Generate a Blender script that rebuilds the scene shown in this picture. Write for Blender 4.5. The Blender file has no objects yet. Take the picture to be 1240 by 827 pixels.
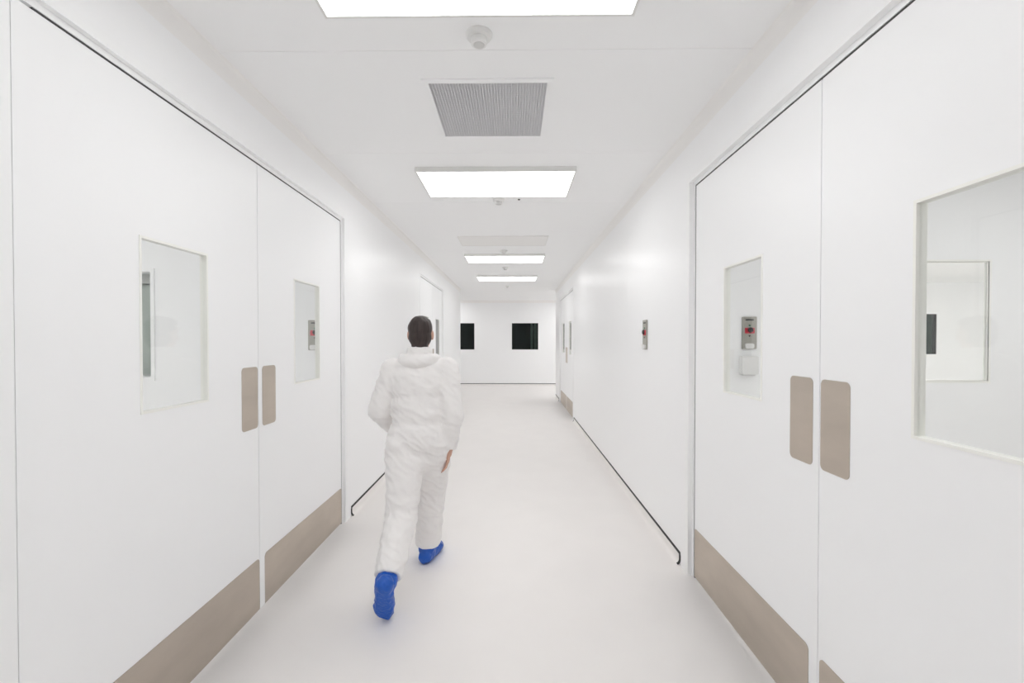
import bpy, bmesh, math, random
from mathutils import Vector, Matrix, noise

random.seed(4)
S = bpy.context.scene
COL = S.collection
H = 1.45            # eye height
CZ = 2.74           # ceiling height
XL, XR = -1.342, 1.078        # corridor wall faces
DL, DR = -1.362, 1.105      # door faces (set back in the walls)
TH = 0.10           # wall thickness
TOP = 2.394         # door head height

# ------------------------------------------------------------------ materials
def mat(name, col, rough=0.5, metal=0.0, spec=0.5, noise_amt=0.0, noise_scale=(4, 4, 4), bump=0.0, bump_scale=30.0, emit=None, strength=0.0):
    m = bpy.data.materials.new(name); m.use_nodes = True
    nt = m.node_tree; b = nt.nodes['Principled BSDF']
    b.inputs['Base Color'].default_value = (*col, 1)
    b.inputs['Roughness'].default_value = rough
    b.inputs['Metallic'].default_value = metal
    b.inputs['Specular IOR Level'].default_value = spec
    if noise_amt or bump:
        tc = nt.nodes.new('ShaderNodeTexCoord')
        mp = nt.nodes.new('ShaderNodeMapping'); mp.inputs['Scale'].default_value = noise_scale
        nt.links.new(tc.outputs['Object'], mp.inputs['Vector'])
    if noise_amt:
        nz = nt.nodes.new('ShaderNodeTexNoise'); nz.inputs['Scale'].default_value = 1.0; nz.inputs['Detail'].default_value = 5
        nt.links.new(mp.outputs['Vector'], nz.inputs['Vector'])
        rp = nt.nodes.new('ShaderNodeValToRGB')
        rp.color_ramp.elements[0].position = 0.3; rp.color_ramp.elements[1].position = 0.7
        rp.color_ramp.elements[0].color = (*[c * (1 - noise_amt) for c in col], 1)
        rp.color_ramp.elements[1].color = (*[min(1, c * (1 + noise_amt)) for c in col], 1)
        nt.links.new(nz.outputs['Fac'], rp.inputs['Fac'])
        nt.links.new(rp.outputs['Color'], b.inputs['Base Color'])
    if bump:
        n2 = nt.nodes.new('ShaderNodeTexNoise'); n2.inputs['Scale'].default_value = bump_scale
        nt.links.new(tc.outputs['Object'], n2.inputs['Vector'])
        bp = nt.nodes.new('ShaderNodeBump'); bp.inputs['Strength'].default_value = bump; bp.inputs['Distance'].default_value = 0.01
        nt.links.new(n2.outputs['Fac'], bp.inputs['Height'])
        nt.links.new(bp.outputs['Normal'], b.inputs['Normal'])
    if emit:
        b.inputs['Emission Color'].default_value = (*emit, 1)
        b.inputs['Emission Strength'].default_value = strength
    return m

def glass(name, tint, refl=0.5):
    m = bpy.data.materials.new(name); m.use_nodes = True
    nt = m.node_tree
    for n in list(nt.nodes): nt.nodes.remove(n)
    out = nt.nodes.new('ShaderNodeOutputMaterial')
    t = nt.nodes.new('ShaderNodeBsdfTransparent'); t.inputs['Color'].default_value = (*tint, 1)
    g = nt.nodes.new('ShaderNodeBsdfGlossy'); g.inputs['Roughness'].default_value = 0.02
    lw = nt.nodes.new('ShaderNodeLayerWeight'); lw.inputs['Blend'].default_value = 0.5     # Facing = 1 - |cos|
    p5 = nt.nodes.new('ShaderNodeMath'); p5.operation = 'POWER'; p5.inputs[1].default_value = 5.0
    nt.links.new(lw.outputs['Facing'], p5.inputs[0])
    k = nt.nodes.new('ShaderNodeMath'); k.operation = 'MULTIPLY_ADD'; k.inputs[1].default_value = 0.92 * refl; k.inputs[2].default_value = 0.04 * refl
    nt.links.new(p5.outputs[0], k.inputs[0])
    mx = nt.nodes.new('ShaderNodeMixShader')
    nt.links.new(k.outputs[0], mx.inputs['Fac'])
    nt.links.new(t.outputs[0], mx.inputs[1]); nt.links.new(g.outputs[0], mx.inputs[2])
    nt.links.new(mx.outputs[0], out.inputs['Surface'])
    return m

M = {}
M['wall'] = mat('white_wall_panel', (0.925, 0.930, 0.936), 0.32, spec=0.42)
M['door'] = mat('white_door_laminate', (0.925, 0.930, 0.936), 0.40, spec=0.35)
M['frame'] = mat('white_painted_frame', (0.92, 0.925, 0.928), 0.38, spec=0.4)
M['ceil'] = mat('white_ceiling_panel', (0.925, 0.930, 0.932), 0.6, spec=0.3)
M['cove'] = mat('warm_white_coving', (0.91, 0.90, 0.885), 0.55, spec=0.3)
M['floor'] = mat('pale_vinyl_floor', (0.868, 0.841, 0.822), 0.42, spec=0.4, noise_amt=0.012, noise_scale=(3, 3, 3))
M['steel'] = mat('brushed_steel', (0.59, 0.525, 0.455), 0.42, metal=1.0, noise_amt=0.06, noise_scale=(3, 3, 9))
M['seal'] = mat('black_rubber_seal', (0.012, 0.012, 0.012), 0.6)
M['joint'] = mat('grey_joint', (0.35, 0.35, 0.35), 0.6)
M['gap'] = mat('dark_grey_gasket', (0.05, 0.05, 0.05), 0.6)
M['bead'] = mat('cream_glazing_bead', (0.91, 0.91, 0.87), 0.4, spec=0.4)
M['glass'] = glass('clear_door_glass', (0.985, 0.992, 0.987), 0.8)
M['window_glass'] = glass('pale_green_window_glass', (0.98, 0.99, 0.985), 0.8)
M['dark_glass'] = glass('dark_window_glass', (0.74, 0.84, 0.81), 0.45)
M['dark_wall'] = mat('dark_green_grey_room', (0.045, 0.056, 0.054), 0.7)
M['blind'] = mat('grey_green_blind', (0.46, 0.50, 0.47), 0.8)
M['lamp'] = mat('lit_diffuser', (0.9, 0.9, 0.9), 0.5, emit=(1.0, 1.0, 0.998), strength=9.0)
M['off_lamp'] = mat('unlit_diffuser', (0.86, 0.855, 0.84), 0.5)
M['lamp_frame'] = mat('lamp_frame_white', (0.80, 0.80, 0.78), 0.45)
M['plastic'] = mat('white_plastic', (0.80, 0.80, 0.79), 0.4)
M['grey_plastic'] = mat('grey_plastic', (0.62, 0.62, 0.61), 0.5)
M['grille'] = mat('aluminium_grid', (0.86, 0.86, 0.87), 0.45, metal=0.2)
M['duct'] = mat('duct_filter', (0.72, 0.72, 0.73), 0.8, noise_amt=0.25, noise_scale=(5, 5, 5))
M['panel_grey'] = mat('panel_steel_grey', (0.40, 0.39, 0.35), 0.5, metal=0.2)
M['red'] = mat('red_button', (0.62, 0.03, 0.06), 0.4)
M['black'] = mat('black_plastic', (0.02, 0.012, 0.014), 0.4)
M['green'] = mat('green_indicator', (0.04, 0.25, 0.14), 0.4)
M['suit'] = mat('white_coverall_fabric', (0.885, 0.868, 0.858), 0.85, spec=0.15, bump=0.25, bump_scale=35)
M['skin'] = mat('skin', (0.62, 0.38, 0.29), 0.55, spec=0.35)
M['lips'] = mat('lip_skin', (0.48, 0.20, 0.17), 0.5)
M['eye'] = mat('eye_white', (0.8, 0.8, 0.78), 0.25)
M['iris'] = mat('brown_iris', (0.06, 0.03, 0.02), 0.2)
M['hair'] = mat('dark_brown_hair', (0.035, 0.022, 0.020), 0.55, noise_amt=0.4, noise_scale=(90, 90, 8))
M['blue'] = mat('blue_plastic_film', (0.008, 0.10, 0.50), 0.38, spec=0.5, bump=0.5, bump_scale=55)

# ------------------------------------------------------------------ mesh building
class MB:
    def __init__(self): self.v, self.f = [], []
    def add(self, verts, faces):
        n = len(self.v); self.v += [tuple(p) for p in verts]; self.f += [tuple(i + n for i in f) for f in faces]
        return self
    def box(self, a, b):
        x0, x1 = sorted((a[0], b[0])); y0, y1 = sorted((a[1], b[1])); z0, z1 = sorted((a[2], b[2]))
        return self.add([(x0, y0, z0), (x1, y0, z0), (x1, y1, z0), (x0, y1, z0), (x0, y0, z1), (x1, y0, z1), (x1, y1, z1), (x0, y1, z1)],
                        [(0, 3, 2, 1), (4, 5, 6, 7), (0, 1, 5, 4), (1, 2, 6, 5), (2, 3, 7, 6), (3, 0, 4, 7)])
    def slab(self, us, vs, solid, w0, w1, P):
        """grid of cells; solid(u, v) of a cell centre tells whether it is filled"""
        nu, nv = len(us) - 1, len(vs) - 1
        s = [[solid((us[i] + us[i + 1]) / 2, (vs[j] + vs[j + 1]) / 2) for j in range(nv)] for i in range(nu)]
        g = lambda i, j: 0 <= i < nu and 0 <= j < nv and s[i][j]
        q = lambda pts: self.add([P(*p) for p in pts], [(0, 1, 2, 3)])
        for i in range(nu):
            for j in range(nv):
                if not s[i][j]: continue
                a, b, c, d = us[i], us[i + 1], vs[j], vs[j + 1]
                q([(a, c, w0), (b, c, w0), (b, d, w0), (a, d, w0)]); q([(a, c, w1), (a, d, w1), (b, d, w1), (b, c, w1)])
                if not g(i - 1, j): q([(a, c, w0), (a, d, w0), (a, d, w1), (a, c, w1)])
                if not g(i + 1, j): q([(b, c, w0), (b, c, w1), (b, d, w1), (b, d, w0)])
                if not g(i, j - 1): q([(a, c, w0), (a, c, w1), (b, c, w1), (b, c, w0)])
                if not g(i, j + 1): q([(a, d, w0), (b, d, w0), (b, d, w1), (a, d, w1)])
        return self
    def prism(self, poly, w0, w1, P):
        n = len(poly)
        v = [P(u, w, w0) for u, w in poly] + [P(u, w, w1) for u, w in poly]
        f = [tuple(range(n))[::-1], tuple(range(n, 2 * n))] + [(i, (i + 1) % n, n + (i + 1) % n, n + i) for i in range(n)]
        return self.add(v, f)
    def lathe(self, prof, o, P=None, n=28):
        """prof: (radius, height) pairs, closed on both ends, about the axis through o"""
        P = P or (lambda x, y, z: (x, y, z))
        v, f = [], []
        for r, z in prof:
            for k in range(n):
                a = 2 * math.pi * k / n
                p = P(r * math.cos(a), r * math.sin(a), z); v.append((p[0] + o[0], p[1] + o[1], p[2] + o[2]))
        for i in range(len(prof) - 1):
            for k in range(n): f.append((i * n + k, i * n + (k + 1) % n, (i + 1) * n + (k + 1) % n, (i + 1) * n + k))
        f.append(tuple(range(n))[::-1]); f.append(tuple(range((len(prof) - 1) * n, len(prof) * n)))
        return self.add(v, f)
    def capsule(self, p0, r0, p1, r1, n=20, flat0=False, flat1=False):
        p0, p1 = Vector(p0), Vector(p1); d = (p1 - p0); L = d.length
        d = d / L if L > 1e-6 else Vector((0, 0, 1))
        a = d.orthogonal().normalized(); b = d.cross(a)
        rings = []
        if flat0: rings += [(p0, r0 * 0.02), (p0, r0)]
        else: rings += [(p0 - d * r0 * math.cos(t), max(1e-4, r0 * math.sin(t))) for t in [math.pi / 2 * k / 6 for k in range(0, 6)]] + [(p0, r0)]
        if flat1: rings += [(p1, r1), (p1, r1 * 0.02)]
        else: rings += [(p1, r1)] + [(p1 + d * r1 * math.sin(t), max(1e-4, r1 * math.cos(t))) for t in [math.pi / 2 * k / 6 for k in range(1, 7)]]
        v, f = [], []
        for c, r in rings:
            for k in range(n):
                t = 2 * math.pi * k / n; v.append(c + a * r * math.cos(t) + b * r * math.sin(t))
        for i in range(len(rings) - 1):
            for k in range(n): f.append((i * n + k, i * n + (k + 1) % n, (i + 1) * n + (k + 1) % n, (i + 1) * n + k))
        f.append(tuple(range(n))[::-1]); f.append(tuple(range((len(rings) - 1) * n, len(rings) * n)))
        return self.add(v, f)
    def chain(self, pts, **k):
        for (p, r), (q, s) in zip(pts, pts[1:]): self.capsule(p, r, q, s, **k)
        return self
    def ellipsoid(self, c, r, rot=None, nu=28, nv=16):
        v, f = [], []
        for j in range(nv + 1):
            t = math.pi * j / nv; st = max(0.004, math.sin(t))
            for k in range(nu):
                a = 2 * math.pi * k / nu
                p = Vector((r[0] * st * math.cos(a), r[1] * st * math.sin(a), r[2] * math.cos(t)))
                if rot: p = rot @ p
                v.append(Vector(c) + p)
        for j in range(nv):
            for k in range(nu): f.append((j * nu + k, (j + 1) * nu + k, (j + 1) * nu + (k + 1) % nu, j * nu + (k + 1) % nu))
        f.append(tuple(range(nu))); f.append(tuple(range(nv * nu, (nv + 1) * nu))[::-1])
        return self.add(v, f)
    def build(self, name, m, parent=None, o=None, smooth=False):
        wp = world_loc(parent); o = Vector(o) if o is not None else wp.copy()
        me = bpy.data.meshes.new(name)
        me.from_pydata([Vector(p) - o for p in self.v], [], self.f)
        bm = bmesh.new(); bm.from_mesh(me); bmesh.ops.recalc_face_normals(bm, faces=bm.faces); bm.to_mesh(me); bm.free()
        me.materials.append(m)
        if smooth: me.polygons.foreach_set('use_smooth', [True] * len(me.polygons))
        ob = bpy.data.objects.new(name, me); COL.objects.link(ob)
        ob.parent = parent; ob.location = o - wp
        return ob

def world_loc(o):
    p = Vector((0, 0, 0))
    while o: p += o.location; o = o.parent
    return p

def remeshed(ob, voxel, smooth=4, disp=None):
    md = ob.modifiers.new('r', 'REMESH'); md.mode = 'VOXEL'; md.voxel_size = voxel; md.use_smooth_shade = True
    sm = ob.modifiers.new('s', 'SMOOTH'); sm.iterations = smooth; sm.factor = 0.5
    dg = bpy.context.evaluated_depsgraph_get(); dg.update()
    me = bpy.data.meshes.new_from_object(ob.evaluated_get(dg))
    ob.modifiers.clear(); old = ob.data; m = old.materials[0]; ob.data = me
    me.name = ob.name
    if not me.materials: me.materials.append(m)
    if disp:
        nrm = [v.normal.copy() for v in me.vertices]
        for v, n in zip(me.vertices, nrm): v.co += n * disp(v.co)
    me.polygons.foreach_set('use_smooth', [True] * len(me.polygons))
    me.update()
    return ob

def empty(name, loc):
    o = bpy.data.objects.new(name, None); COL.objects.link(o); o.location = loc; o.empty_display_size = 0.1
    return o
def tag(o, label=None, cat=None, group=None, kind=None):
    if label: o['label'] = label
    if cat: o['category'] = cat
    if group: o['group'] = group
    if kind: o['kind'] = kind
    return o
def struct(o, label=None, cat=None, group=None): return tag(o, label, cat, group, 'structure')
def copy_tree(o, loc=None, parent=None):
    c = o.copy(); COL.objects.link(c); c.parent = parent
    if loc is not None: c.location = loc
    for ch in list(o.children):
        if ch is not c: copy_tree(ch, None, c)
    return c

XY = lambda a, b, w: (a, b, w)          # horizontal slab
YZ = lambda a, b, w: (w, a, b)          # wall along the corridor
XZ = lambda a, b, w: (a, w, b)          # wall across it

def cuts(*v): return sorted(set(v))
def wall(name, us, z1, holes, w0, w1, P, o, z0=0.0, m='wall', label=None):
    u = cuts(*us, *[x for h in holes for x in h[:2]]); z = cuts(z0, z1, *[x for h in holes for x in h[2:]])
    ok = lambda a, b: not any(h[0] < a < h[1] and h[2] < b < h[3] for h in holes)
    return struct(MB().slab(u, z, ok, w0, w1, P).build(name, M[m], None, o), label, 'wall')

# ------------------------------------------------------------------ the shell
FW = 0.045      # frame face width
BD = 0.022      # inner band of the frame, level with the door faces
# double door sets: (side, near edge, split, far edge) of the clear opening
SETS = {'ln': (-1, 1.222, 2.410, 3.574), 'lf': (-1, 6.560, 7.590, 8.630), 'rn': (1, 0.520, 1.6535, 2.785), 'rf': (1, 8.300, 9.490, 10.680)}
def hole(k): s, a, b, c = SETS[k]; return (a - BD - FW, c + BD + FW, -0.01, TOP + BD + FW)

Y0, YE_L, YE_R, YB = -4.0, 11.45, 11.66, 14.55
f = MB().slab(cuts(-12.5, 12.5), cuts(-4.6, 17.5), lambda a, b: True, -0.12, 0.0, XY).build('floor', M['floor'], None, (0, 5, 0))
struct(f, 'pale pinkish grey vinyl floor running the length of the corridor', 'floor')
GX0, GX1, GY0, GY1 = -0.428, 0.168, 2.282, 2.872     # vent opening
JO = [-2.30, -1.19, -0.08, 1.03, 2.035, 3.14, 4.25, 5.36, 6.47, 7.58, 8.69, 9.80, 10.91]
jx = [y + d for y in JO for d in (-0.0013, 0.0013)]
noH = lambda a, b: not (GX0 < a < GX1 and GY0 < b < GY1)
c = MB()
c.slab(cuts(-12.5, GX0, GX1, 12.5), cuts(-4.6, 17.5, GY0, GY1, *jx), lambda a, b: noH(a, b) and not any(abs(b - y) < 0.0013 for y in JO), CZ, CZ + 0.004, XY)
c.slab(cuts(-12.5, GX0, GX1, 12.5), cuts(-4.6, 17.5, GY0, GY1), noH, CZ + 0.004, CZ + 0.12, XY)
struct(c.build('ceiling', M['ceil'], None, (0, 5, CZ)), 'flat white panelled ceiling over the corridor', 'ceiling')
SK = 0.064          # top of the coved vinyl skirting
wall('wall_left', (Y0, YE_L), CZ, [hole('ln'), hole('lf')], XL, XL - TH, YZ, (XL, 4, 0), label='long white wall on the left side of the corridor')
wall('wall_right', (Y0, YE_R), CZ, [hole('rn'), hole('rf')], XR, XR + TH, YZ, (XR, 4, 0), label='long white wall on the right side of the corridor')
WB = [(-2.20, -1.262, 1.172, 2.004), (-0.052, 0.778, 1.172, 2.004)]
wall('wall_back', (-4.6, 4.6), CZ, WB, YB, YB + 0.1, XZ, (0, YB, 0), label='white end wall across the far end with two dark windows')
wall('wall_front', (-1.5, 1.3), CZ, [], Y0 - 0.1, Y0, XZ, (0, Y0, 0), label='white wall behind the viewpoint')
wall('wall_hall_left', (-4.6, XL - TH), CZ, [], YE_L - TH, YE_L, XZ, (-3, YE_L, 0))
wall('wall_hall_right', (XR + TH, 4.6), CZ, [], YE_R - TH, YE_R, XZ, (3, YE_R, 0))
wall('wall_hall_left_end', (YE_L - TH, YB + 0.1), CZ, [], -4.6, -4.7, YZ, (-4.6, 13, 0))
wall('wall_hall_right_end', (YE_R - TH, YB + 0.1), CZ, [], 4.6, 4.7, YZ, (4.6, 13, 0))
# dark room behind the end windows
d = MB()
d.box((-4.6, 17.0, 0), (4.6, 17.1, CZ)); d.box((-4.7, YB + 0.1, 0), (-4.6, 17.1, CZ)); d.box((4.6, YB + 0.1, 0), (4.7, 17.1, CZ))
struct(d.build('wall_dark_room', M['dark_wall'], None, (0, 17, 0)), 'dark wall of the unlit room behind the end windows', 'wall')
d = MB(); d.box((0.585, 15.6, 0), (0.655, 15.7, CZ)); d.box((0.70, 15.6, 0), (0.80, 15.7, CZ)); d.box((0.655, 15.66, 2.05), (0.70, 15.7, 2.15))  # uprights added to give pale vertical strips behind the glass
struct(d.build('trim_20', M['blind'], None, (0.7, 15.65, 0)), 'grey upright frame added inside the right end window for its pale strips', 'frame')
# room on the left
LW, RW, RB = 3.62, 3.42, 10.2
WLR = (-3.78, -2.905, 1.157, 2.000)
wall('wall_left_room', (-5.3, XL - TH), CZ, [WLR], LW, LW + 0.1, XZ, (-3, LW, 0), label='white wall of the left room seen through the door window')
wall('wall_left_room_side', (-1.3, 6.3), CZ, [], -5.3, -5.4, YZ, (-5.3, 2, 0))
wall('wall_left_room_rear', (-5.3, XL - TH), CZ, [], -1.3, -1.2, XZ, (-3, -1.2, 0))
wall('wall_left_store', (-5.3, XL - TH), CZ, [], 6.2, 6.3, XZ, (-3, 6.2, 0), m='blind')
# room on the right and the one beyond
WRR = (2.650, 3.525, 1.150, 2.037)
wall('wall_right_room', (XR + TH, 12.0), CZ, [WRR], RW, RW + 0.035, XZ, (4, RW, 0), label='white wall of the right room seen through the door windows')
wall('wall_right_room_side', (-1.3, RW), CZ, [], 6.0, 6.1, YZ, (6, 1, 0))
wall('wall_right_room_rear', (XR + TH, 6.0), CZ, [], -1.3, -1.2, XZ, (3, -1.2, 0))
WRB = (8.5, 9.365, 1.157, 2.035)
wall('wall_right_store', (XR + TH, 12.0), CZ, [WRB], RB, RB + 0.1, XZ, (6, RB, 0))
wall('wall_right_store_side', (RW + 0.1, RB + 0.1), CZ, [], 12.0, 12.1, YZ, (12, 7, 0))
d = MB(); d.box((8.0, 11.2, 0), (10, 11.3, CZ)); d.box((8.0, RB + 0.1, 0), (8.1, 11.3, CZ)); d.box((9.9, RB + 0.1, 0), (10, 11.3, CZ))
struct(d.build('wall_right_store_dark', M['blind'], None, (9, 11.2, 0)))

# skirting: flush vinyl turned up the wall, with a black seal on top
def skirt_profile():
    p = [(0.0, SK)] + [(0.030 - 0.030 * math.cos(t), 0.030 - 0.030 * math.sin(t)) for t in [math.pi / 2 * k / 7 for k in range(8)]]
    return p + [(0.030, -0.004), (-0.004, -0.004), (-0.004, SK)]
def skirt(name, runs, face, inward, P, o, label):
    b = MB(); s = MB()
    for a, e, ca, ce in runs:
        b.prism([(face + inward * (x + 0.0015), z) for x, z in skirt_profile()], a, e, lambda x, z, w: P(w, z, x))
        s.slab([a, e], [SK, SK + 0.019], lambda *_: True, face - inward * 0.004, face + inward * 0.0022, P)
        for on, w0, w1 in ((ca, a - 0.004, a + 0.018), (ce, e - 0.018, e + 0.004)):
            if on:
                c = [(x, z) for x, z in skirt_profile()[:7]]
                s.prism([(face + inward * (x + 0.0035), z + 0.002) for x, z in c] + [(face + inward * x, z) for x, z in c[::-1]], w0, w1, lambda x, z, w: P(w, z, x))
    r = struct(b.build(name, M['floor'], None, o), label, 'skirting')
    q = s.build('rubber_seal', M['seal'], r); q['label'] = 'black seal line along the top of the skirting'
    return r
g = BD + 0.085
skirt('baseboard_left', [(Y0, SETS['ln'][1] - FW - g, 0, 1), (SETS['ln'][3] + FW + g, SETS['lf'][1] - FW - g, 1, 1), (SETS['lf'][3] + FW + g, YE_L, 1, 0)], XL, 1, YZ, (XL, 4, 0), 'pale vinyl skirting with black top line along the left wall')
skirt('baseboard_right', [(Y0, SETS['rn'][1] - FW - g, 0, 1), (SETS['rn'][3] + FW + g, SETS['rf'][1] - FW - g, 1, 1), (SETS['rf'][3] + FW + g, YE_R, 1, 0)], XR, -1, YZ, (XR, 4, 0), 'pale vinyl skirting with black top line along the right wall')
skirt('baseboard_back', [(-4.6, 4.6, 0, 0)], YB, -1, XZ, (0, YB, 0), 'pale vinyl skirting with dark top line under the end wall windows')

# coving between walls and ceiling
def cove_profile(h=0.085, w=0.026):
    return [(-0.003, -h)] + [(w * (1 - math.cos(t)), -h * (1 - math.sin(t))) for t in [math.pi / 2 * k / 8 for k in range(9)]] + [(w, 0.003), (-0.003, 0.003)]
def cove(name, a, e, face, inward, P, o, label):
    b = MB().prism([(face + inward * x, CZ + z) for x, z in cove_profile()], a, e, lambda x, z, w: P(w, z, x))
    return struct(b.build(name, M['cove'], None, o), label, 'coving')
cove('trim_1', Y0, YE_L, XL, 1, YZ, (XL, 4, CZ), 'warm white coving where the left wall meets the ceiling')
cove('trim_2', Y0, YE_R, XR, -1, YZ, (XR, 4, CZ), 'warm white coving where the right wall meets the ceiling')
cove('trim_3', -4.6, 4.6, YB, -1, XZ, (0, YB, CZ), 'warm white coving above the end wall windows')

# ------------------------------------------------------------------ doors
def rrect(u0, u1, v0, v1, r, n=6, corners=(1, 1, 1, 1)):
    out = []
    for (cx, cy, a0, on) in ((u1 - r, v1 - r, 0, corners[0]), (u0 + r, v1 - r, 90, corners[1]), (u0 + r, v0 + r, 180, corners[2]), (u1 - r, v0 + r, 270, corners[3])):
        if on: out += [(cx + r * math.cos(math.radians(a0 + 90 * k / n)), cy + r * math.sin(math.radians(a0 + 90 * k / n))) for k in range(n + 1)]
        else: out.append((u1 if a0 in (0, 270) else u0, v1 if a0 in (0, 90) else v0))
    return out

WZ0, WZ1, WW = 1.179, 1.835, 0.370     # vision window
tn = [3]
def door_set(key, label_frame, labels, nums, kick_top, win=True):
    s, a, b, e = SETS[key]
    face = DL if s < 0 else DR; wf = XL if s < 0 else XR
    deep = wf + s * TH
    # frame: fills the border of the opening, slightly proud, with a dark gasket behind the leaves
    tn[0] += 1
    o0, o1, ot = a - BD, e + BD, TOP + BD
    fr = MB().slab([o0 - FW, o0, o1, o1 + FW], [0, ot, ot + FW], lambda u, v: not (o0 < u < o1 and v < ot), wf - s * 0.003, deep + s * 0.004, YZ)
    fr.slab([o0, a, e, o1], [0, TOP, ot], lambda u, v: not (a < u < e and v < TOP), face - s * 0.003, deep, YZ)
    fr = struct(fr.build('trim_%d' % tn[0], M['frame'], None, (wf, (a + e) / 2, 0)), label_frame, 'door frame')
    # gasket sits in the rebate behind the front edge of the leaves, visible only through the gap
    G, N = 0.008, 0.005         # gasket width; plain joint at the near edge
    ga = MB().slab([a + 0.062, e - G, e], [0, TOP - G, TOP], lambda u, v: u > e - G or v > TOP - G, face + s * 0.001, face + s * 0.030, YZ)
    fr2 = MB().box((face + s * 0.012, a, 0), (face + s * 0.030, a + N, TOP)).build('hinge_strip', M['joint'], fr)
    q = ga.build('gasket', M['gap'], fr); q['label'] = 'dark gasket line around the door leaves'
    leaves = []
    for i, (u0, u1) in enumerate(((a + N, b - 0.0024), (b + 0.0024, e - G))):
        cu = (a + b) / 2 + (0.011 if key == 'ln' else 0) if i == 0 else (b + e) / 2
        w = (cu - WW / 2, cu + WW / 2, WZ0, WZ1)
        lf = MB().slab(cuts(u0, u1, w[0], w[1]), cuts(0.009, WZ0, WZ1, TOP - G), lambda u, v: not (w[0] < u < w[1] and WZ0 < v < WZ1), face, face + s * 0.026, YZ)
        o = (face, cu, 0)
        door = struct(lf.build('door_%d' % nums[i], M['door'], None, o), labels[i], 'door')
        # glazing
        bw = 0.009
        vf = MB().slab(cuts(w[0], w[0] + bw, w[1] - bw, w[1]), cuts(WZ0, WZ0 + bw, WZ1 - bw, WZ1),
                       lambda u, v: not (w[0] + bw < u < w[1] - bw and WZ0 + bw < v < WZ1 - bw), face - s * 0.003, face + s * 0.028, YZ)
        vf = vf.build('window_frame', M['bead'], door); vf['label'] = 'thin cream glazing bead'
        p = MB().slab([w[0] + bw, w[1] - bw], [WZ0 + bw, WZ1 - bw], lambda *_: True, face + s * 0.006, face + s * 0.012, YZ).build('glass_pane', M['glass'], vf)
        # push plate at the meeting edge
        P0, P1 = ((b - 0.150, b - 0.008) if i == 0 else (b + 0.036, b + 0.172))
        pp = MB().prism(rrect(P0, P1, 0.988, 1.312, 0.020), face - s * 0.0018, face + s * 0.001, YZ).build('push_plate', M['steel'], door)
        pp['label'] = 'brushed steel push plate with rounded corners'
        # kick plate
        K0, K1 = ((a + N + 0.004, b - 0.012) if i == 0 else (b + 0.050, e - G - 0.002))
        if i == 0 and s < 0: K1 = b - 0.003
        kp = MB().prism(rrect(K0, K1, 0.012, kick_top, 0.022, corners=(1, 1, 0, 0)), face - s * 0.0018, face + s * 0.001, YZ).build('kick_plate', M['steel'], door)
        kp['label'] = 'brushed steel kick plate along the door bottom'
        leaves.append(door)
    # meeting stile strip behind the joint
    mm = MB().box((face + s * 0.008, b - 0.0024, 0.012), (face + s * 0.025, b + 0.0024, TOP - 0.01))
    mm.build('meeting_strip', M['joint'] if s < 0 else M['frame'], leaves[1])
    return leaves

door_set('ln', 'white frame around the near pair of doors on the left wall',
         ('white door leaf closest to the viewer on the left, greenish window seen through its pane', 'white door leaf on the left behind the closest one, red-dotted panel seen through its pane'), (1, 2), 0.287)
door_set('rn', 'white frame around the near pair of doors on the right wall',
         ('white door leaf closest to the viewer on the right with large cut-off pane', 'white door leaf on the right with a red and grey panel seen through its pane'), (3, 4), 0.308)
door_set('lf', 'white frame around the distant pair of doors beyond the person',
         ('distant white door leaf half hidden by the person head on the left wall', 'distant white door leaf nearest the corridor end on the left wall'), (5, 6), 0.287)
door_set('rf', 'white frame around the distant pair of doors on the right wall',
         ('distant white door leaf on the right wall, first of the far pair', 'distant white door leaf on the right wall at the corridor end'), (7, 8), 0.300)

# ------------------------------------------------------------------ windows
def window(n, w, y, depth, fr_m, gl_m, label, bw=0.02, proud=0.004):
    f = MB().slab(cuts(w[0] - bw, w[0], w[1], w[1] + bw), cuts(w[2] - bw, w[2], w[3], w[3] + bw), lambda u, v: not (w[0] < u < w[1] and w[2] < v < w[3]), y - proud, y + 0.006, XZ)
    f.slab(cuts(w[0], w[0] + 0.006, w[1] - 0.006, w[1]), cuts(w[2], w[2] + 0.006, w[3] - 0.006, w[3]), lambda u, v: not (w[0] + 0.006 < u < w[1] - 0.006 and w[2] + 0.006 < v < w[3] - 0.006), y + 0.004, y + depth, XZ)
    o = struct(f.build('window_%d' % n, M[fr_m], None, ((w[0] + w[1]) / 2, y, w[2])), label, 'window')
    MB().slab([w[0] + 0.006, w[1] - 0.006], [w[2] + 0.006, w[3] - 0.006], lambda *_: True, y + 0.012, y + 0.018, XZ).build('glass_pane', M[gl_m], o)
    return o
window(1, WB[0], YB, 0.09, 'seal', 'dark_glass', 'dark window at the left of the end wall, cut by the corridor corner', 0.004, 0.002)
window(2, WB[1], YB, 0.09, 'seal', 'dark_glass', 'square dark window in the middle of the end wall', 0.004, 0.002)
window(3, WLR, LW, 0.09, 'frame', 'window_glass', 'greenish window seen through the closest left door pane', 0.028, 0.012)
window(4, WRR, RW, 0.03, 'bead', 'window_glass', 'pale window with thin bead seen through the closest right door pane', 0.014)
window(5, WRB, RB, 0.09, 'seal', 'dark_glass', 'small dark window far beyond the right room', 0.005)
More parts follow.
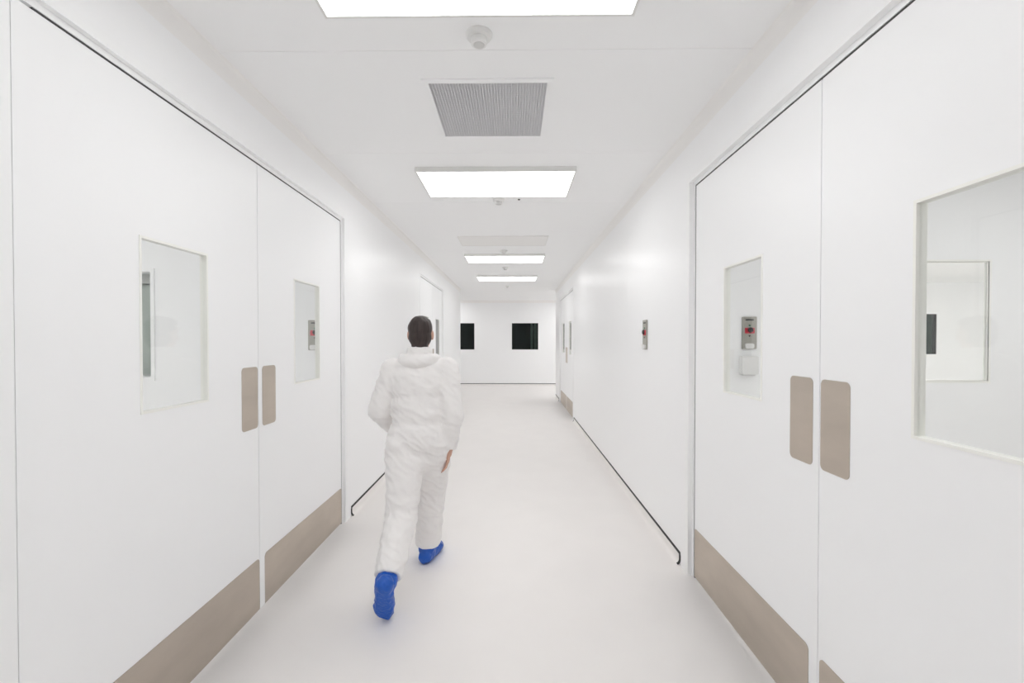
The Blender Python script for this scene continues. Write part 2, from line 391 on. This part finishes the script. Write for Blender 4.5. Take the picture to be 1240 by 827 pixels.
# roller blind behind the left room's window
bl = empty('window_blind', (-3.34, LW + 0.16, 1.10))
b = MB()
for k in range(15):
    z = 1.17 + 0.05 * k; b.prism([(0, z), (0.004, z), (0.007, z + 0.049), (0.003, z + 0.049)], -3.80, -2.88, lambda u, v, w: (w, LW + 0.16 + u, v))
b.build('slats', M['blind'], bl)
MB().box((-3.82, LW + 0.13, 1.925), (-2.87, LW + 0.20, 2.06)).build('head_rail', M['grey_plastic'], bl)
MB().box((-3.80, LW + 0.155, 1.14), (-2.88, LW + 0.175, 1.17)).build('bottom_rail', M['grey_plastic'], bl)
tag(bl, 'grey green blind behind the window glimpsed through the closest left door', 'blind')

# ------------------------------------------------------------------ ceiling fittings
LXC = -0.134
def light_panel(y, x=LXC, lit=True, label=None, group='lit ceiling light panels', w=1.20, l=0.61, d=0.035):
    o = empty('ceiling_light', (x, y, CZ))
    fr = 0.012
    MB().slab(cuts(x - w / 2, x - w / 2 + fr, x + w / 2 - fr, x + w / 2), cuts(y - l / 2, y - l / 2 + fr, y + l / 2 - fr, y + l / 2),
              lambda u, v: not (abs(u - x) < w / 2 - fr and abs(v - y) < l / 2 - fr), CZ - d, CZ, XY).build('light_frame', M['lamp_frame'], o)
    MB().slab([x - w / 2 + fr, x + w / 2 - fr], [y - l / 2 + fr, y + l / 2 - fr], lambda *_: True, CZ - d + 0.002, CZ - 0.001, XY).build('diffuser', M['lamp' if lit else 'off_lamp'], o)
    return tag(o, label, 'ceiling light', group)
light_panel(1.477, label='bright ceiling light panel cut off by the top edge, closest to the viewer')
light_panel(3.692, label='bright ceiling light panel just beyond the grey vent')
light_panel(7.07, label='bright ceiling light panel just beyond the unlit grey panel')
light_panel(9.28, label='bright ceiling light panel smallest and farthest down the corridor')
light_panel(-1.75, label='bright ceiling light panel added behind the viewpoint, out of the picture')  # unseen panel, added to light the near end of the corridor
off = light_panel(5.90, lit=False, label='unlit grey panel flush in the ceiling between two lit panels', group=None, w=1.13, l=0.56, d=0.006)
for x, y, l in ((-2.25, 13.7, 'added ceiling light panel in the cross hall, left and close to the end wall'),
                (2.15, 12.45, 'added ceiling light panel in the cross hall, right of the corridor end'), (2.15, 13.7, 'added ceiling light panel in the cross hall, right and close to the end wall'),
                (-2.4, 1.0, 'ceiling light panel added in the room behind the left doors'), (-3.9, 2.3, 'ceiling light panel in the room behind the left doors, unseen, next to its window'),
                (2.2, 1.0, 'ceiling light panel added in the room behind the right doors'), (3.6, 2.0, 'ceiling light panel in the room behind the right doors, unseen, next to its window'),
                (6.4, 4.4, 'added ceiling light panel in the farther room on the right, second behind its window'), (8.4, 4.6, 'added ceiling light panel in the farther room on the right, third behind its window'),
                (2.4, 4.6, 'added ceiling light panel in the farther room on the right, near the corridor wall'), (4.4, 4.6, 'added ceiling light panel in the farther room on the right, behind its window'),
                (4.4, 6.6, 'added ceiling light panel in the farther room on the right, middle'), (6.6, 6.0, 'added ceiling light panel in the farther room on the right, centre'),
                (9.4, 6.95, 'added ceiling light panel in the farther room on the right, outer side'),
                (10.9, 6.6, 'added ceiling light panel in the farther room on the right, far corner')):
    light_panel(y, x=x, label=l, group='ceiling light panels added to brighten the other rooms', l=0.70)  # unseen panels added to brighten the cross hall and the side rooms

# return-air vent: egg-crate grid in a flush frame with a dark void above
v = empty('ceiling_vent', ((GX0 + GX1) / 2, (GY0 + GY1) / 2, CZ))
fl = 0.030
MB().slab(cuts(GX0 - fl, GX0, GX1, GX1 + fl), cuts(GY0 - fl, GY0, GY1, GY1 + fl), lambda a, b: not (GX0 < a < GX1 and GY0 < b < GY1), CZ - 0.007, CZ, XY).build('vent_frame', M['frame'], v)
gr = MB(); N = 40; st = (GX1 - GX0) / N; sy = (GY1 - GY0) / N
for k in range(N + 1):
    x = GX0 + st * k; gr.box((x - 0.0011, GY0, CZ - 0.002), (x + 0.0011, GY1, CZ + 0.008))
for k in range(N + 1):
    y = GY0 + sy * k; gr.box((GX0, y - 0.0011, CZ - 0.0017), (GX1, y + 0.0011, CZ + 0.0077))
gq = gr.build('vent_grid', M['grille'], v); gq['label'] = 'grey metal egg-crate grid'
MB().box((GX0, GY0, CZ + 0.030), (GX1, GY1, CZ + 0.034)).build('filter', M['duct'], v)
tag(v, 'square grey grille vent in the ceiling between the two closest light panels', 'vent')

# ceiling sensors
def sensor(x, y, label):
    o = empty('smoke_detector', (x, y, CZ))
    MB().lathe([(0.056, 0), (0.056, -0.008), (0.050, -0.016), (0.036, -0.019)], (x, y, CZ)).build('base', M['plastic'], o, smooth=False)
    MB().lathe([(0.034, -0.017), (0.035, -0.036), (0.033, -0.043), (0.030, -0.045)], (x, y, CZ)).build('sensor_head', M['plastic'], o)
    MB().lathe([(0.0235, -0.0445), (0.0235, -0.0465), (0.019, -0.048)], (x, y, CZ)).build('sensor_cap', M['grey_plastic'], o)
    return tag(o, label, 'smoke detector', 'round detectors along the ceiling')
s0 = sensor(-0.146, 1.93, 'round white detector closest to the viewer, between light panel and vent')
for x, y, l in ((-0.137, 4.17, 'round white detector just behind the second light panel'), (-0.143, 6.52, 'round white detector between the unlit panel and the third lit panel'),
                (-0.145, 8.02, 'round white detector between the two farthest light panels'), (-0.155, 10.75, 'round white detector farthest away at the corridor end')):
    tag(copy_tree(s0, (x, y, CZ)), l)
sc = MB().lathe([(0.011, 0), (0.011, -0.003), (0.006, -0.008)], (0.048, 4.17, CZ), n=14).build('ceiling_screw', M['gap'], None, (0.048, 4.17, CZ))
tag(sc, 'tiny dark screw head in the ceiling right of the second detector', 'screw')

# ------------------------------------------------------------------ wall panels
def call_panel(c, P, label):
    """P maps (along, up, out) to world offsets"""
    W, Hh = 0.107, 0.240
    o = empty('call_panel', c); V = Vector(c)
    Q = lambda a, b, w: tuple(V + Vector(P(a, b, w)))
    R = lambda x, y, z: P(x, y, z)
    MB().prism(rrect(-W / 2, W / 2, 0, Hh, 0.006), 0, 0.010, Q).build('backplate', M['panel_grey'], o)
    MB().prism(rrect(-0.030, 0.030, 0.212, 0.222, 0.003), 0.010, 0.012, Q).build('speaker_slot', M['gap'], o)
    MB().prism(rrect(-0.035, 0.035, 0.116, 0.158, 0.004), 0.010, 0.014, Q).build('button_plate', M['red'], o)
    MB().lathe([(0.020, 0.014), (0.019, 0.022), (0.014, 0.026)], Q(0.004, 0.142, 0), R, 20).build('push_button', M['black'], o)
    MB().lathe([(0.007, 0.010), (0.006, 0.014)], Q(0.0, 0.174, 0), R, 14).build('indicator_lamp', M['green'], o)
    MB().lathe([(0.006, 0.010), (0.005, 0.014)], Q(0.0, 0.098, 0), R, 14).build('key_switch', M['black'], o)
    MB().prism(rrect(-0.036, 0.028, 0.004, 0.042, 0.014), 0.010, 0.026, Q).build('sensor_cover', M['plastic'], o)
    return tag(o, label, 'call panel', 'red-button wall panels')
call_panel((XR, 3.728, 1.378), lambda a, b, w: (-w, a, b), 'narrow grey wall panel with red button on the right corridor wall')
call_panel((1.757, RW, 1.388), lambda a, b, w: (a, -w, b), 'grey panel with red button seen through the second right door pane')
call_panel((-1.585, LW, 1.374), lambda a, b, w: (a, -w, b), 'grey panel with red button seen through the second left door pane')
wb = empty('wall_box', (1.745, RW, 1.20))
MB().prism(rrect(1.685, 1.805, 1.20, 1.335, 0.012), RW, RW - 0.05, XZ).build('cover', M['plastic'], wb)
MB().prism(rrect(1.70, 1.79, 1.192, 1.204, 0.004), RW, RW - 0.035, XZ).build('outlet', M['grey_plastic'], wb)
tag(wb, 'small white wall box below the red-button panel in the right room', 'wall box')

# ------------------------------------------------------------------ the person
HX = -0.572
person = MB()
neck = Vector((HX, 2.765, 1.345)); head = Vector((HX + 0.002, 2.790, 1.495))
shL, shR = Vector((HX - 0.165, 2.775, 1.275)), Vector((HX + 0.168, 2.750, 1.275))
elL, elR = Vector((-0.815, 2.735, 1.030)), Vector((-0.362, 2.700, 1.020))
wrL, wrR = Vector((-0.775, 2.905, 0.890)), Vector((-0.392, 2.735, 0.795))
hipL, hipR = Vector((HX - 0.080, 2.725, 0.820)), Vector((HX + 0.078, 2.745, 0.820))
knL, knR = Vector((-0.650, 2.626, 0.445)), Vector((-0.535, 2.915, 0.455))
anL, anR = Vector((-0.655, 2.320, 0.205)), Vector((-0.568, 2.985, 0.085))
# torso, neck
person.ellipsoid((HX, 2.735, 0.87), (0.150, 0.105, 0.12)); person.ellipsoid((HX, 2.745, 1.02), (0.130, 0.095, 0.14))
person.ellipsoid((HX, 2.757, 1.19), (0.150, 0.105, 0.15)); person.capsule(shL, 0.050, shR, 0.050)
person.chain([((HX, 2.755, 1.27), 0.062), (neck, 0.050), (head - Vector((0, 0.012, 0.06)), 0.050)])
# head facing +Y
E = lambda dx, dy, dz, rx, ry, rz: person.ellipsoid(head + Vector((dx, dy, dz)), (rx, ry, rz))
E(0, -0.006, 0.020, 0.070, 0.088, 0.078); E(0, 0.018, -0.035, 0.056, 0.066, 0.066); E(0, 0.060, -0.078, 0.026, 0.020, 0.018)
person.capsule(head + Vector((0, 0.080, 0.004)), 0.009, head + Vector((0, 0.097, -0.030)), 0.014)      # nose
for sx in (-1, 1):
    E(sx * 0.014, 0.086, -0.034, 0.008, 0.008, 0.007)
    E(sx * 0.030, 0.074, 0.026, 0.022, 0.010, 0.008); E(sx * 0.040, 0.055, -0.028, 0.020, 0.020, 0.020)
    E(sx * 0.072, -0.008, -0.012, 0.010, 0.018, 0.030)
    E(sx * 0.027, 0.070, 0.006, 0.016, 0.012, 0.010)
person.capsule(head + Vector((-0.018, 0.076, -0.058)), 0.007, head + Vector((0.018, 0.076, -0.058)), 0.007)
person.capsule(head + Vector((-0.014, 0.075, -0.068)), 0.007, head + Vector((0.014, 0.075, -0.068)), 0.007)
# arms and legs
person.chain([(shL, 0.050), (elL, 0.040), (wrL, 0.026)]); person.chain([(shR, 0.050), (elR, 0.040), (wrR, 0.026)])
person.chain([(hipL, 0.085), (knL, 0.056), (anL, 0.036)]); person.chain([(hipR, 0.085), (knR, 0.056), (anR, 0.036)])
def foot_frame(an, fwd, up):
    y = Vector(fwd).normalized(); z = Vector(up); z = (z - y * z.dot(y)).normalized(); x = y.cross(z)
    m = Matrix((x, y, z)).transposed().to_4x4(); m.translation = an
    return m
fR = foot_frame(anR, (0.20, 1, 0.0), (0, 0, 1)); fL = foot_frame(anL, (-0.13, 0.44, -0.89), (0, 0.9, 0.43))
for F in (fR, fL):
    T = lambda x, y, z: F @ Vector((x, y, z))
    person.capsule(T(0, -0.030, -0.048), 0.032, T(0, 0.100, -0.056), 0.026); person.capsule(T(-0.012, 0.10, -0.058), 0.022, T(-0.010, 0.15, -0.063), 0.018)
    person.capsule(T(0.018, 0.09, -0.060), 0.020, T(0.018, 0.135, -0.064), 0.016); person.capsule(T(0, 0, 0), 0.036, T(0, 0.05, -0.045), 0.030)
# hands: palm and five bent fingers
def hand(w, d, pn, th):
    """w wrist, d direction of the hand, pn way the palm faces, th side of the thumb"""
    d = Vector(d).normalized(); th = Vector(th); th = (th - d * th.dot(d)).normalized(); pn = Vector(pn); pn = (pn - d * pn.dot(d) - th * pn.dot(th)).normalized()
    R = Matrix((th, pn, d)).transposed()
    person.ellipsoid(w + d * 0.048, (0.037, 0.014, 0.050), R); person.capsule(w - d * 0.02, 0.026, w + d * 0.03, 0.022)
    for k, (off, L) in enumerate(((0.027, 0.070), (0.009, 0.078), (-0.009, 0.072), (-0.026, 0.057))):
        p = w + d * 0.078 + th * off; q = d.copy(); r = 0.0085 if k < 3 else 0.0075
        pts = [(w + d * 0.055 + th * off * 0.9, r)]
        for part, bend in ((0.45, 0.22), (0.32, 0.38), (0.23, 0.25)):
            pts.append((p, r)); q = (q + pn * bend).normalized(); p = p + q * L * part; r *= 0.93
        pts.append((p, r))
        person.chain(pts, n=12)
    b0 = w + d * 0.022 + th * 0.024; b1 = b0 + (d * 0.55 + th * 0.75 + pn * 0.25).normalized() * 0.036
    b2 = b1 + (d * 0.85 + th * 0.35 + pn * 0.35).normalized() * 0.030; b3 = b2 + (d * 0.95 + pn * 0.35).normalized() * 0.022
    person.chain([(b0, 0.014), (b1, 0.0105), (b2, 0.0095), (b3, 0.0080)], n=12)
hand(wrR, (-0.12, 0.10, -1), (-1, 0, 0.1), (-0.15, 1, 0.1)); hand(wrL, (0.18, 0.55, -0.80), (1, 0, 0.2), (0.1, 0.8, 0.5))
body = person.build('person', M['skin'], None, (HX, 2.75, 0))
remeshed(body, 0.0042, 3)
tag(body, 'person in white coverall and blue shoe covers walking away along the corridor', 'person')
# eyes and lips, small but there
for sx in (-1, 1):
    ey = MB().ellipsoid(head + Vector((sx * 0.027, 0.077, 0.006)), (0.011, 0.008, 0.007)).build('eye', M['eye'], body, smooth=True)
    MB().ellipsoid(head + Vector((sx * 0.027, 0.0846, 0.006)), (0.0048, 0.0022, 0.0048)).build('iris', M['iris'], ey, smooth=True)
MB().ellipsoid(head + Vector((0, 0.0815, -0.063)), (0.019, 0.0035, 0.0075)).build('lips', M['lips'], body, smooth=True)
# hair: a close cap over crown, sides and nape
h = MB()
h.ellipsoid(head + Vector((0, -0.018, 0.030)), (0.074, 0.085, 0.078)); h.ellipsoid(head + Vector((0, -0.034, -0.022)), (0.069, 0.066, 0.072))
h.ellipsoid(head + Vector((0, -0.038, -0.070)), (0.052, 0.045, 0.050)); h.ellipsoid(head + Vector((0, 0.030, 0.066)), (0.060, 0.050, 0.034))
h = h.build('hair', M['hair'], body)
remeshed(h, 0.005, 3, lambda p: 0.0035 * noise.noise(Vector((p.x * 60, p.y * 60, p.z * 9))) + 0.003 * noise.noise(p * 22))
# coverall
s = MB()
s.ellipsoid((HX, 2.735, 0.88), (0.182, 0.135, 0.15)); s.ellipsoid((HX, 2.742, 1.03), (0.168, 0.128, 0.17)); s.ellipsoid((HX, 2.755, 1.19), (0.188, 0.135, 0.16))
s.ellipsoid((HX, 2.752, 1.285), (0.150, 0.105, 0.085)); s.capsule(shL, 0.070, shR, 0.070)
s.capsule((HX, 2.76, 1.30), 0.090, (HX, 2.768, 1.405), 0.070, flat1=True)                     # stand collar
s.capsule((HX - 0.06, 2.70, 0.75), 0.10, (HX + 0.06, 2.76, 0.75), 0.10)
s.chain([(shL, 0.074), (elL, 0.064)]); s.capsule(elL, 0.064, elL.lerp(wrL, 0.96), 0.046, flat1=True)
s.chain([(shR, 0.074), (elR, 0.064)]); s.capsule(elR, 0.064, elR.lerp(wrR, 0.96), 0.046, flat1=True)
s.chain([(hipL, 0.118), (knL, 0.092)]); s.capsule(knL, 0.092, knL.lerp(anL, 0.93), 0.074, flat1=True)
s.chain([(hipR, 0.118), (knR, 0.094)]); s.capsule(knR, 0.094, knR.lerp(anR, 0.90), 0.082, flat1=True)
def folds(p):
    a = noise.noise(Vector((p.x * 9, p.y * 9, p.z * 16))) * 0.010
    b = (1 - abs(noise.noise(Vector((p.x * 13 + 5, p.y * 13, p.z * 22 + p.x * 12))))) ** 3 * 0.007
    return a + b - 0.003
suit = s.build('coverall', M['suit'], body); suit['label'] = 'loose white hooded coverall with creases'
remeshed(suit, 0.008, 5, folds)
# hood folded down behind the neck
hd = MB()
for k in range(14):
    t0, t1 = [math.pi * (1.02 + 0.96 * q / 14) for q in (k, k + 1)]
    pt = lambda t: (HX + 0.100 * math.cos(t), 2.775 + 0.105 * math.sin(t), 1.345 - 0.018 * abs(math.sin(t)))
    rr = lambda t: 0.026 + 0.020 * abs(math.sin(t))
    hd.capsule(pt(t0), rr(t0), pt(t1), rr(t1))
hd = hd.build('hood', M['suit'], body); remeshed(hd, 0.007, 4, lambda p: folds(p) * 0.7); hd['label'] = 'white hood folded down behind the neck'
# shoe covers
for F, planted in ((fR, True), (fL, False)):
    T = lambda x, y, z: F @ Vector((x, y, z))
    sh = MB()
    sh.capsule(T(0, -0.042, -0.040), 0.044, T(0, 0.030, -0.042), 0.046); sh.capsule(T(0, 0.030, -0.044), 0.046, T(0.004, 0.125, -0.050), 0.050)
    sh.capsule(T(-0.014, 0.12, -0.052), 0.040, T(0.016, 0.155, -0.055), 0.034); sh.capsule(T(0, -0.008, 0.0), 0.056, T(0, 0.004, -0.040), 0.048)
    sh = sh.build('shoe_cover', M['blue'], body); sh['label'] = 'crinkled bright blue plastic shoe cover'
    remeshed(sh, 0.005, 3, lambda p: 0.0035 * noise.noise(p * 38) + 0.004 * (1 - abs(noise.noise(p * 24))) ** 4)
    Wm = Matrix.Translation(world_loc(sh)); Fi = F.inverted(); Wi = Wm.inverted()
    for vv in sh.data.vertices:
        q = Fi @ (Wm @ vv.co)
        if q.z < -0.082: q.z = -0.082 + (q.z + 0.082) * 0.08
        w_ = F @ q
        if w_.z < 0.002: w_.z = 0.002
        vv.co = Wi @ w_

# ------------------------------------------------------------------ camera
FPX = 551.0
cam = bpy.data.cameras.new('camera'); co = bpy.data.objects.new('camera', cam); COL.objects.link(co)
cam.sensor_fit = 'HORIZONTAL'; cam.sensor_width = 36.0; cam.lens = 36.0 * FPX / 1240.0; cam.clip_start = 0.05
co.location = (0, 0, H)
pitch, yaw = math.radians(-0.70), math.radians(0.66)
R = Matrix.Rotation(yaw, 3, 'Z') @ Matrix.Rotation(math.pi / 2 + pitch, 3, 'X')
co.rotation_euler = R.to_euler()
dv = R.transposed() @ Vector((0, 1, 0))
px = 620 + FPX * dv.x / -dv.z; py = 413.5 - FPX * dv.y / -dv.z
cam.shift_x = (px - 622.0) / 1240.0; cam.shift_y = (412.5 - py) / 1240.0
S.camera = co

# ------------------------------------------------------------------ world, colour, sampling
w = bpy.data.worlds.new('world'); S.world = w; w.use_nodes = True
w.node_tree.nodes['Background'].inputs['Color'].default_value = (0.02, 0.02, 0.02, 1)
S.view_settings.view_transform = 'Standard'; S.view_settings.look = 'None'; S.view_settings.gamma = 1.0
S.view_settings.use_curve_mapping = False
S.view_settings.exposure = -0.93
S.cycles.max_bounces = 24; S.cycles.diffuse_bounces = 16; S.cycles.glossy_bounces = 6; S.cycles.transparent_max_bounces = 16
S.cycles.use_denoising = True; S.cycles.sample_clamp_indirect = 8.0
S.cycles.caustics_reflective = False
